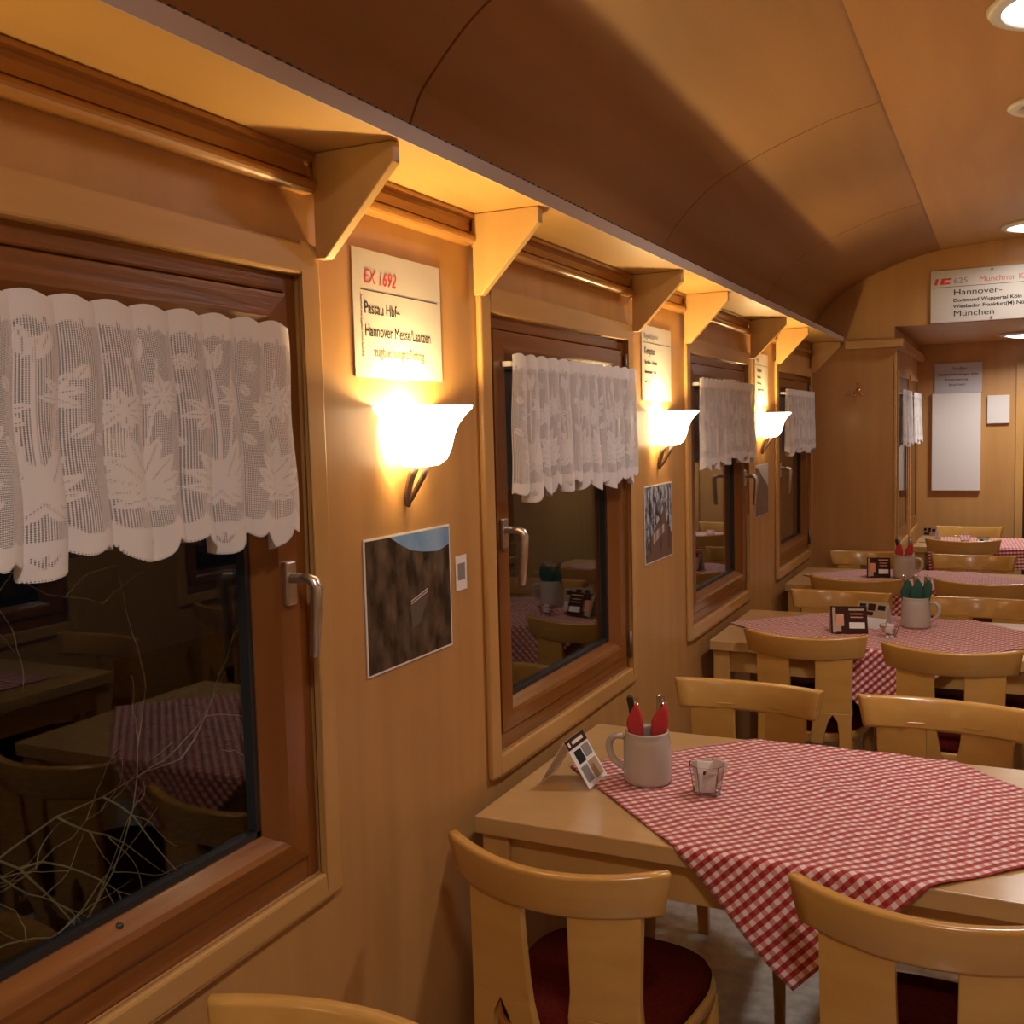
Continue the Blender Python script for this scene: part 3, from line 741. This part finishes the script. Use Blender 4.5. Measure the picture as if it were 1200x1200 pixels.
table(.045, 1.0, -.22, .50, 'light beech table behind the view')
TR = [(1.71, W - .04, 1.9, 2.6), (1.71, W - .04, 3.8, 4.48), (1.71, W - .04, 5.27, 5.92)]
for k, t in enumerate(TR): table(*t, 'narrow beech table by the right wall, %s' % ['nearest', 'middle', 'farthest'][k])

def cloth(cx, cy, hy, label, half=.425, seed=1, rot=PI / 4, hx=None, zt=.7495):
    rs = random.Random(seed); n = 90; ph = [rs.uniform(0, 6.28) for _ in range(8)]
    b = bmesh.new(); g = []; uvd = {}
    ca_, sa_ = math.cos(rot), math.sin(rot)
    for i in range(n + 1):
        row = []
        for j in range(n + 1):
            s_, t_ = -half + 2 * half * i / n, -half + 2 * half * j / n
            x, y = s_ * ca_ - t_ * sa_, s_ * sa_ + t_ * ca_
            e = abs(y) - hy; sg = 1 if y > 0 else -1; ax = 'y'
            wr = .0009 * math.sin(x * 41 + 9 * y + ph[0]) + .0008 * math.sin(y * 57 - 13 * x + ph[1]) + .0008 * math.sin((x + y) * 33 + ph[2])
            wr += .0022 * math.exp(-((x * .3 + y - .05 * math.sin(x * 5 + ph[3])) / .012) ** 2) + .0018 * math.exp(-((x - y * .4 + .12) / .010) ** 2)
            R = .010
            if e <= -.002:
                p = Vector((x, y, .0035 + wr))
            else:
                e += .002; arc = R * PI / 2
                if e < arc:
                    a = e / R; p = Vector((x, sg * (hy - .002 + R * math.sin(a)), .0035 + wr - R * (1 - math.cos(a))))
                else:
                    h = e - arc; k = min(1, h / .1)
                    p = Vector((x + .10 * x * 0, sg * (hy - .002 + R + .010 * k * math.sin(x * 26 + ph[4]) + .008 * k + .05 * h), .0035 - R - h * .99))
            v = b.verts.new(p); uvd[v.index if False else (i, j)] = (s_ + .5, t_ + .5); row.append(v)
        g.append(row)
    ul = b.loops.layers.uv.new('UVMap')
    for i in range(n):
        for j in range(n):
            f = b.faces.new((g[i][j], g[i + 1][j], g[i + 1][j + 1], g[i][j + 1])); f.smooth = True
            for lp, ij in zip(f.loops, ((i, j), (i + 1, j), (i + 1, j + 1), (i, j + 1))): lp[ul].uv = uvd[ij]
    me = bpy.data.meshes.new('tablecloth'); b.to_mesh(me); b.free(); me.materials.append(M['gingham'])
    o = bpy.data.objects.new('tablecloth', me); COL.objects.link(o); o.location = (cx, cy, zt)
    sd = o.modifiers.new('s', 'SOLIDIFY'); sd.thickness = .0012; sd.offset = 1
    return tag(o, label, 'tablecloth', 'red and white gingham tablecloths')
cloth(.715, 2.235, .367, 'red gingham tablecloth laid diagonally on the nearest table', seed=1)
cloth(.660, 4.132, .3475, 'red gingham tablecloth under the stein with green napkins', half=.44, seed=2)
cloth(.655, 5.581, .319, 'red gingham tablecloth on the third table, before the pillar', half=.41, seed=3)
cloth(1.03, 7.342, .2975, 'red gingham tablecloth on the farthest table', half=.44, seed=4, rot=0.06)
for k, t in enumerate(TR): cloth((t[0] + t[1]) / 2, (t[2] + t[3]) / 2, (t[3] - t[2]) / 2, 'red gingham tablecloth on the %s right-hand table' % ['nearest', 'middle', 'farthest'][k], half=.20, seed=6 + k, rot=0)

# ------------------------------------------------------------------ chairs
def rrect(hw, hh, r, n=4):
    pts = []
    for cx, cy, a0 in ((hw - r, hh - r, 0), (-hw + r, hh - r, PI / 2), (-hw + r, -hh + r, PI), (hw - r, -hh + r, 1.5 * PI)):
        for k in range(n + 1): a = a0 + PI / 2 * k / n; pts.append((cx + r * math.cos(a), cy + r * math.sin(a)))
    return pts
def make_chair():
    """sitter faces +y; origin below the middle of the back rail"""
    r = empty('dining_chair')
    # curved top rail
    b = MB(); rings = []; n = 28; HW = .217; bow = .072
    sec = rrect(.0130, .042, .0085)
    for k in range(n + 1):
        t = -1 + 2 * k / n
        if k == 1: t = -.984
        if k == n - 1: t = .984
        if k == 0: t = -1
        endf = 1 if abs(t) < .985 else (.86 if abs(t) < .999 else .55)
        ring = []
        for (u, v) in sec:
            shr = 1 - .075 * (.042 - v) / .084 * abs(t)
            x = HW * t * shr; tt = t * shr; y = bow * (tt * tt)
            sl = 2 * bow * tt / HW; nl = math.hypot(1, sl)
            uu = u * endf; vv = v - math.copysign(.006 * (1 - endf), v)
            ring.append(Vector((x - uu * sl / nl, y + uu / nl - .010 * (v / .04), .762 + .010 * tt * tt + vv)))
        rings.append(ring)
    b.loft(rings); b.build('top_rail', M['chair'], r)
    def strip(name, pts, th=.020):
        b = MB(); rings = []
        for z, xl, xr, y in pts:
            rings.append([Vector((xl, y - th / 2, z)), Vector((xr, y - th / 2, z)), Vector((xr, y + th / 2, z)), Vector((xl, y + th / 2, z))])
        b.loft(rings, smooth=False); return b
    for sx in (-1, 1):
        def q(a, c): return (min(sx * a, sx * c), max(sx * a, sx * c))
        b = MB()
        def ringz(z, q_, y, th=.020):
            kz = max(.35, min(1, (z - .40) / .33))
            f = lambda x: y + bow * (x / HW) ** 2 * kz
            xl, xr = q_; xm = (xl + xr) / 2
            return [Vector((xl, f(xl) - th / 2, z)), Vector((xm, f(xm) - th / 2, z)), Vector((xr, f(xr) - th / 2, z)), Vector((xr, f(xr) + th / 2, z)), Vector((xm, f(xm) + th / 2, z)), Vector((xl, f(xl) + th / 2, z))]
        b.loft([ringz(z, q_, y) for z, q_, y in ((.742, q(.046, .170), .009), (.66, q(.045, .168), .017), (.58, q(.043, .166), .026), (.530, q(.040, .165), .032))], smooth=False)
        b.loft([ringz(z, q_, y) for z, q_, y in ((.530, q(.102, .165), .032), (.50, q(.118, .165), .034), (.45, q(.124, .166), .035), (.38, q(.126, .167), .034), (.2, q(.130, .168), .018), (0.0, q(.136, .168), -.012))], smooth=False)
        b.loft([ringz(z, q_, y) for z, q_, y in ((.530, q(.040, .102), .032), (.50, q(.034, .088), .035), (.45, q(.026, .074), .041), (.41, q(.022, .066), .050))], smooth=False)
        o = b.build('back_post', M['chair'], r, bevel=.003, smooth=True); o.modifiers['bevel'].harden_normals = True
    # seat
    def outline(hw0, hw1, y0, y1, n=40, e=3.2):
        pts = []
        for k in range(n):
            a = 2 * PI * k / n; c, s_ = math.cos(a), math.sin(a)
            px = math.copysign(abs(c) ** (2 / e), c); py = math.copysign(abs(s_) ** (2 / e), s_)
            t = (py + 1) / 2; pts.append(((hw0 + (hw1 - hw0) * t) * px, y0 + (y1 - y0) * t))
        return pts
    def slab(name, o1, zs, m):
        b = MB(); rings = []
        for z, sc_ in zs:
            cx = 0; cy = .27
            rings.append([Vector((x * sc_, cy + (y - cy) * sc_, z)) for x, y in o1])
        b.loft(rings); return b.build(name, m, r)
    out = outline(.178, .214, .058, .475)
    sf = slab('seat_frame', out, [(.405, .93), (.410, .97), (.425, 1), (.438, 1), (.445, .985)], M['chair'])
    slab('seat_cushion', out, [(.4455, .955), (.458, .965), (.468, .94), (.474, .85), (.477, .6), (.478, .2)], M['cushion']).parent = sf
    for sx in (-1, 1):
        b = MB(); b.tube([(sx * .172, .395, .408), (sx * .174, .405, .30), (sx * .182, .425, .0)], [.023, .020, .014], 14); b.build('leg', M['chair'], r)
    b = MB()
    for sx in (-1, 1): b.box(sx * .150 - .009, sx * .150 + .009, .045, .40, .365, .405)
    b.box(-.150, .150, .385, .402, .365, .405); b.build('seat_rail', M['chair'], r, bevel=.002)
    return r
ch = make_chair(); first = [True]
def chair(x, y, face, rz, label, group='beech chairs with curved backs'):
    o = ch if first[0] else copy_tree(ch); first[0] = False
    o.location = (x, y, 0); o.rotation_euler = (0, 0, rz + (0 if face > 0 else PI)); tag(o, label, 'chair', group)
    return o
chair(.333, 1.572, 1, -.04, 'beech chair at the bottom centre, back to us, nearest the wall at the first table')
chair(.955, 1.635, 1, -.02, 'beech chair at the bottom right corner, back to us, by the hanging cloth corner')
chair(.385, 2.985, -1, -.04, 'beech chair on the far side of the first table, behind the stein with red napkins')
chair(.915, 2.965, -1, -.05, 'beech chair on the far side of the first table, right-hand one')
chair(.405, 3.685, 1, -.02, 'beech chair at the near side of the second table, in front of the menu cards')
chair(.895, 3.600, 1, -.01, 'beech chair at the near side of the second table, beside the hanging cloth corner')
chair(.395, 4.765, -1, -.02, 'beech chair on the far side of the second table, behind the menu cards')
chair(.965, 4.735, -1, -.02, 'beech chair on the far side of the second table, right of the green napkins')
chair(.400, 5.105, 1, -.04, 'beech chair at the near side of the third table, left one')
chair(.965, 5.140, 1, -.04, 'beech chair at the near side of the third table, right one')
chair(.335, 6.275, -1, 0, 'beech chair against the wooden pillar, far side of the third table')
chair(.895, 6.225, -1, 0, 'beech chair on the far side of the third table, right of the pillar')
chair(.815, 6.920, 1, .03, 'beech chair at the near side of the farthest table')
chair(.820, 7.885, -1, 0, 'beech chair on the far side of the farthest table, against the end wall')
chair(.310, 1.070, -1, 0, 'beech chair whose back just shows at the bottom left edge')
for k, t in enumerate(TR):
    for f_, yy in ((1, t[2] - .28), (-1, t[3] + .28)):
        chair((t[0] + t[1]) / 2, yy, f_, 0, 'beech chair %s the %s right-hand table' % ('before' if f_ > 0 else 'behind', ['nearest', 'middle', 'farthest'][k]), 'chairs by the right wall')

# ------------------------------------------------------------------ things on the tables
ZT = .7542
def stein():
    r = empty('beer_stein'); r.scale = (1.13, 1.13, .875)
    prof = [(0, 0), (.042, 0), (.0475, .003), (.0485, .012), (.048, .105), (.0455, .118), (.0435, .126), (.0445, .133), (.0435, .137), (.0405, .136), (.0395, .126), (.0415, .115), (.043, .10), (.043, .010), (0, .008)]
    MB().lathe(prof, n=40).build('body', M['stone'], r)
    b = MB(); pts = [(.043, 0, .112), (.058, 0, .118), (.073, 0, .112), (.080, 0, .095), (.078, 0, .070), (.068, 0, .048), (.054, 0, .034), (.044, 0, .030)]
    b.tube(pts, [.0085, .0085, .0085, .008, .0078, .0075, .007, .007], 12); b.build('handle', M['stone'], r, subsurf=1)
    return r
st = stein()
def put_stein(x, y, rz, label, new=True):
    o = copy_tree(st) if new else st
    o.location = (x, y, ZT); o.rotation_euler = (0, 0, rz); return tag(o, label, 'beer stein', 'grey stoneware steins')
put_stein(.323, 2.196, math.radians(188), 'grey stoneware stein holding red napkins, on the nearest table', False)
put_stein(.742, 4.265, math.radians(-14), 'grey stoneware stein holding dark green napkins, on the second table')
put_stein(.585, 5.600, math.radians(-5), 'grey stoneware stein holding red napkins, on the third table, before the pillar')
def pouch(x, y, z, rz, tilt, m, label, dark_handle=False, h=.128, wide=1.0):
    r = empty('cutlery_pouch', (x, y, z), rz); r.rotation_euler = (0, tilt, rz)
    b = MB(); rings = []
    for zz, hw, th in ((0, .009, .004), (.05, .016, .007), (h * .7, .0195, .008), (h * .86, .0165, .0075), (h, .007, .005)):
        sec = rrect(hw * (wide if zz > .04 else 1), th, th * .9, 4)
        rings.append([Vector((u, v, zz + (.010 * (u / hw) if zz > .1 else 0))) for u, v in sec])
    b.loft(rings, cap=False); o = b.build('napkin', m, r); s_ = o.modifiers.new('s', 'SOLIDIFY'); s_.thickness = .0008
    b = MB(); b.loft([[Vector((-.005 + u, v, zz)) for u, v in rrect(hw, .0016, .0012, 2)] for zz, hw in ((.02, .003), (h, .006), (h + .020, .008), (h + .028, .004))]); b.build('knife', M['dark'] if dark_handle else M['steel'], r)
    b = MB(); b.loft([[Vector((.007 + u, v + .003, zz)) for u, v in rrect(hw, .0012, .001, 2)] for zz, hw in ((.02, .002), (h - .005, .004), (h + .012, .0075))])
    for k in range(4): b.box(.0005 + k * .0042, .0005 + k * .0042 + .0018, .002, .0042, h + .012, h + .022)
    b.build('fork', M['steel'], r)
    return tag(r, label, 'cutlery', 'napkin-wrapped cutlery')
pouch(.306, 2.190, ZT + .046, .3, -.10, M['napred'], 'red napkin with dark-handled cutlery, left one in the nearest stein', True)
pouch(.342, 2.204, ZT + .048, .4, .10, M['napred'], 'red napkin with steel fork tips, right one in the nearest stein')
pouch(.722, 4.262, ZT + .046, .2, -.14, M['napgreen'], 'dark green napkin with cutlery, left one in the second stein', h=.135, wide=1.25)
pouch(.744, 4.252, ZT + .046, 0, .0, M['napgreen'], 'dark green napkin with cutlery, middle one in the second stein', h=.135, wide=1.25)
pouch(.764, 4.268, ZT + .046, -.2, .14, M['napgreen'], 'dark green napkin with cutlery, right one in the second stein', h=.135, wide=1.25)
pouch(.572, 5.590, ZT + .048, .2, -.12, M['napred'], 'red napkin with cutlery, left one in the stein before the pillar', True)
pouch(.598, 5.605, ZT + .048, 0, .12, M['napred'], 'red napkin with cutlery, right one in the stein before the pillar')

def menu_tent(loc, rz, label, L_=.145, Hh=.100, half=.045, face=None, deco='light'):
    """ridge along local x; decorated face looks to -y"""
    r = tag(empty('menu_card', loc, rz), label, 'menu card', 'folded menu cards'); t = .0012
    for sy in (-1, 1):
        b = MB(); b.prism([(sy * half, 0), (sy * half - sy * t * 1.5, 0), (-sy * t * .2, Hh), (sy * t * .8, Hh)], 'x', -L_ / 2, L_ / 2)
        b.build('card_face', M['brown'] if (sy < 0 and deco == 'dark') else M['paper'], r)
    # decorations lie on the -y face
    def on(u0, u1, v0, v1, m, name, e=.0016):
        d = Vector((0, half, Hh)).normalized(); Lf = math.hypot(half, Hh); nrm = Vector((0, -Hh, half)).normalized()
        P = lambda u, v: Vector((u * L_ - L_ / 2, -half, 0)) + d * (v * Lf) + nrm * e
        me = bpy.data.meshes.new(name); ps = [P(u0, v0), P(u1, v0), P(u1, v1), P(u0, v1)]
        ps2 = [p - nrm * .0006 for p in ps]
        me.from_pydata(ps + ps2, [], [(0, 1, 2, 3), (7, 6, 5, 4), (0, 4, 5, 1), (1, 5, 6, 2), (2, 6, 7, 3), (3, 7, 4, 0)])
        me.materials.append(m); o = bpy.data.objects.new(name, me); COL.objects.link(o); o.parent = r
    if deco == 'light':
        on(0, 1, .80, 1, M['brown'], 'header_band')
        on(.28, .85, .865, .93, M['sugar'], 'header_print', .0020); on(.08, .17, .85, .94, M['sugar'], 'header_dot', .0020)
        on(.15, .50, .48, .74, M['ink'], 'print_block'); on(.56, .92, .52, .76, M['greyp'], 'print_block')
        on(.10, .42, .10, .42, M['greyp'], 'picture_block'); on(.50, .92, .08, .44, M['tan'], 'picture_block')
    elif deco == 'dark':
        on(.05, .14, .05, .95, M['tan'], 'print_bar'); on(.10, .36, .28, .72, M['skin'], 'picture_block'); on(.14, .28, .08, .3, M['tan'], 'picture_block', .002)
        on(.50, .92, .84, .91, M['tan'], 'title_print'); on(.54, .88, .70, .74, M['skin'], 'print_line'); on(.54, .88, .58, .62, M['skin'], 'print_line')
        on(.50, .92, .20, .42, M['paper'], 'white_field', .002)
    else:
        on(0, 1, .42, 1, M['tan'], 'print_field'); on(.08, .28, .72, .9, M['ink'], 'print_block', .002); on(.36, .6, .66, .92, M['brown'], 'print_block', .002); on(.68, .92, .70, .88, M['ink'], 'print_block', .002)
        on(.15, .55, .48, .62, M['brown'], 'print_line', .002)
    return r
# nearest table: ridge along the car, printed face to the aisle
menu_tent((.158, 2.150, ZT), math.radians(90), 'folded menu card with dark header leaning beside the nearest stein', L_=.110, Hh=.100, half=.062)
menu_tent((.512, 4.085, ZT), math.radians(14), 'dark brown folded menu card with a white field on the second table', L_=.135, Hh=.100, half=.048, deco='dark')
menu_tent((.590, 4.215, ZT), math.radians(-18), 'tan printed menu card behind the dark brown one on the second table', L_=.125, Hh=.100, half=.040, deco='tan')
menu_tent((.460, 5.600, ZT), math.radians(8), 'dark folded menu card beside the stein on the third table', L_=.115, Hh=.100, half=.045, deco='dark')
menu_tent((.605, 7.30, ZT), math.radians(-30), 'dark folded menu card at the left of the farthest table', L_=.10, Hh=.100, half=.040, deco='tan')
menu_tent((.925, 7.20, ZT), math.radians(20), 'tiny white folded card on the farthest table', L_=.075, Hh=.048, half=.026, deco='light')

def tumbler(x, y, label, rt=.040, rb=.030, h=.068, n=10):
    r = tag(empty('sugar_glass', (x, y, ZT)), label, 'glass', 'glasses with sugar sachets')
    prof = [(0, 0), (rb, 0), (rb + .001, .004), (rt, h), (rt - .001, h + .001), (rt - .0028, h), (rb - .003, .010), (0, .009)]
    b = MB(); b.lathe(prof, n=n)
    o = b.build('glass_body', M['tumbler'], r)
    for f in o.data.polygons: f.use_smooth = False
    return r
tumbler(.470, 2.165, 'small faceted glass holding white sachets on the nearest table')
tumbler(.668, 4.030, 'small clear glass in front of the green-napkin stein', rt=.038, rb=.022, h=.045, n=16)
tumbler(.815, 7.34, 'small glass in the middle of the farthest table', rt=.034, rb=.026, h=.05, n=12)
def sachet(x, y, z, rx, ry, rz, label, mark=False, w_=.022, h_=.034):
    b = MB(); rings = []
    for t in (-1, -.9, -.4, .4, .9, 1):
        th = .0006 if abs(t) > .85 else .0038
        rings.append([Vector((u, v, t * h_)) for u, v in rrect(w_, th, th * .8, 3)])
    b.loft(rings); o = b.build('sugar_sachet', M['sugar']); o.location = (x, y, z); o.rotation_euler = (rx, ry, rz)
    tag(o, label, 'sachet', 'sugar sachets')
    if mark:
        q = MB().box(-.008, .002, -.0046, -.0041, .004, .012).box(.001, .010, -.0046, -.0041, .010, .016).build('printed_mark', M['brown'], o)
sachet(.470, 2.158, ZT + .040, -.3, .15, .5, 'white sachet with brown mark leaning forward in the nearest glass', True)
sachet(.486, 2.172, ZT + .045, .2, .45, .9, 'plain white sachet leaning right in the nearest glass')
sachet(.462, 2.176, ZT + .041, .1, -.2, .2, 'plain white sachet at the back of the nearest glass')
sachet(.668, 4.032, ZT + .032, -.2, .3, .4, 'white sachet in the glass on the second table', w_=.014, h_=.018)

# ------------------------------------------------------------------ outside, in the dark
struct(MB().box(-9, -.12, -4, 14, -1.25, -1.2).build('ground', M['soil']))
def bush(loc, label, seed):
    rs = random.Random(seed); b = MB()
    def grow(p, d, l, r, lev):
        pts = [p]; q = p.copy(); dd = d.copy(); n = 9
        for k in range(n):
            dd = (dd + Vector((rs.uniform(-.16, .16), rs.uniform(-.25, .25), rs.uniform(-.34, .30)))).normalized()
            q = q + dd * l / n
            if q.x > -.17 - loc[0]: q.x = -.17 - loc[0]
            pts.append(q.copy())
            if lev < 2 and k > 0 and rs.random() < (.38 if lev else .75):
                nd = (dd + Vector((rs.uniform(-.2, .2), rs.uniform(-.5, .7), rs.choice((-1, 1)) * rs.uniform(.5, 1.1)))).normalized()
                grow(q.copy(), nd, l * rs.uniform(.3, .55), r * .62, lev + 1)
        b.tube(pts, [r * (1 - .7 * i / n) for i in range(n + 1)], 5)
    b.tube([(0, 0, -.85), (.02, .03, -.3), (-.01, .02, .3), (.03, .05, .9), (0, .02, 1.4)], [.022, .018, .014, .010, .005], 8)
    for z, l in ((.30, .85), (.42, .95), (.56, .9), (.68, .9), (.80, .75)):
        grow(Vector((.0, .03, z)), Vector((rs.uniform(-.05, .12), 1, rs.uniform(-.1, .25))).normalized(), l, .0036, 0)
    r = tag(empty('bare_shrub', loc), label, 'shrub'); b.build('branches', M['twig'], r, merge=False, fixn=False); return r
bush((-.45, .62, .35), 'leafless pale thorny shrub outside the nearest window', 5)
ld = bpy.data.lights.new('shrub_fill_light', 'SPOT'); ld.energy = 45; ld.color = (1, .95, .8); ld.spot_size = math.radians(42); ld.shadow_soft_size = .05  # unseen spot added outside to brighten the shrub's twigs
lo = bpy.data.objects.new('shrub_fill_light', ld); COL.objects.link(lo); lo.location = (-.75, -1.3, .7)
lo.rotation_euler = (Vector((-.95, 1.2, 1.05)) - lo.location).to_track_quat('-Z', 'Y').to_euler()
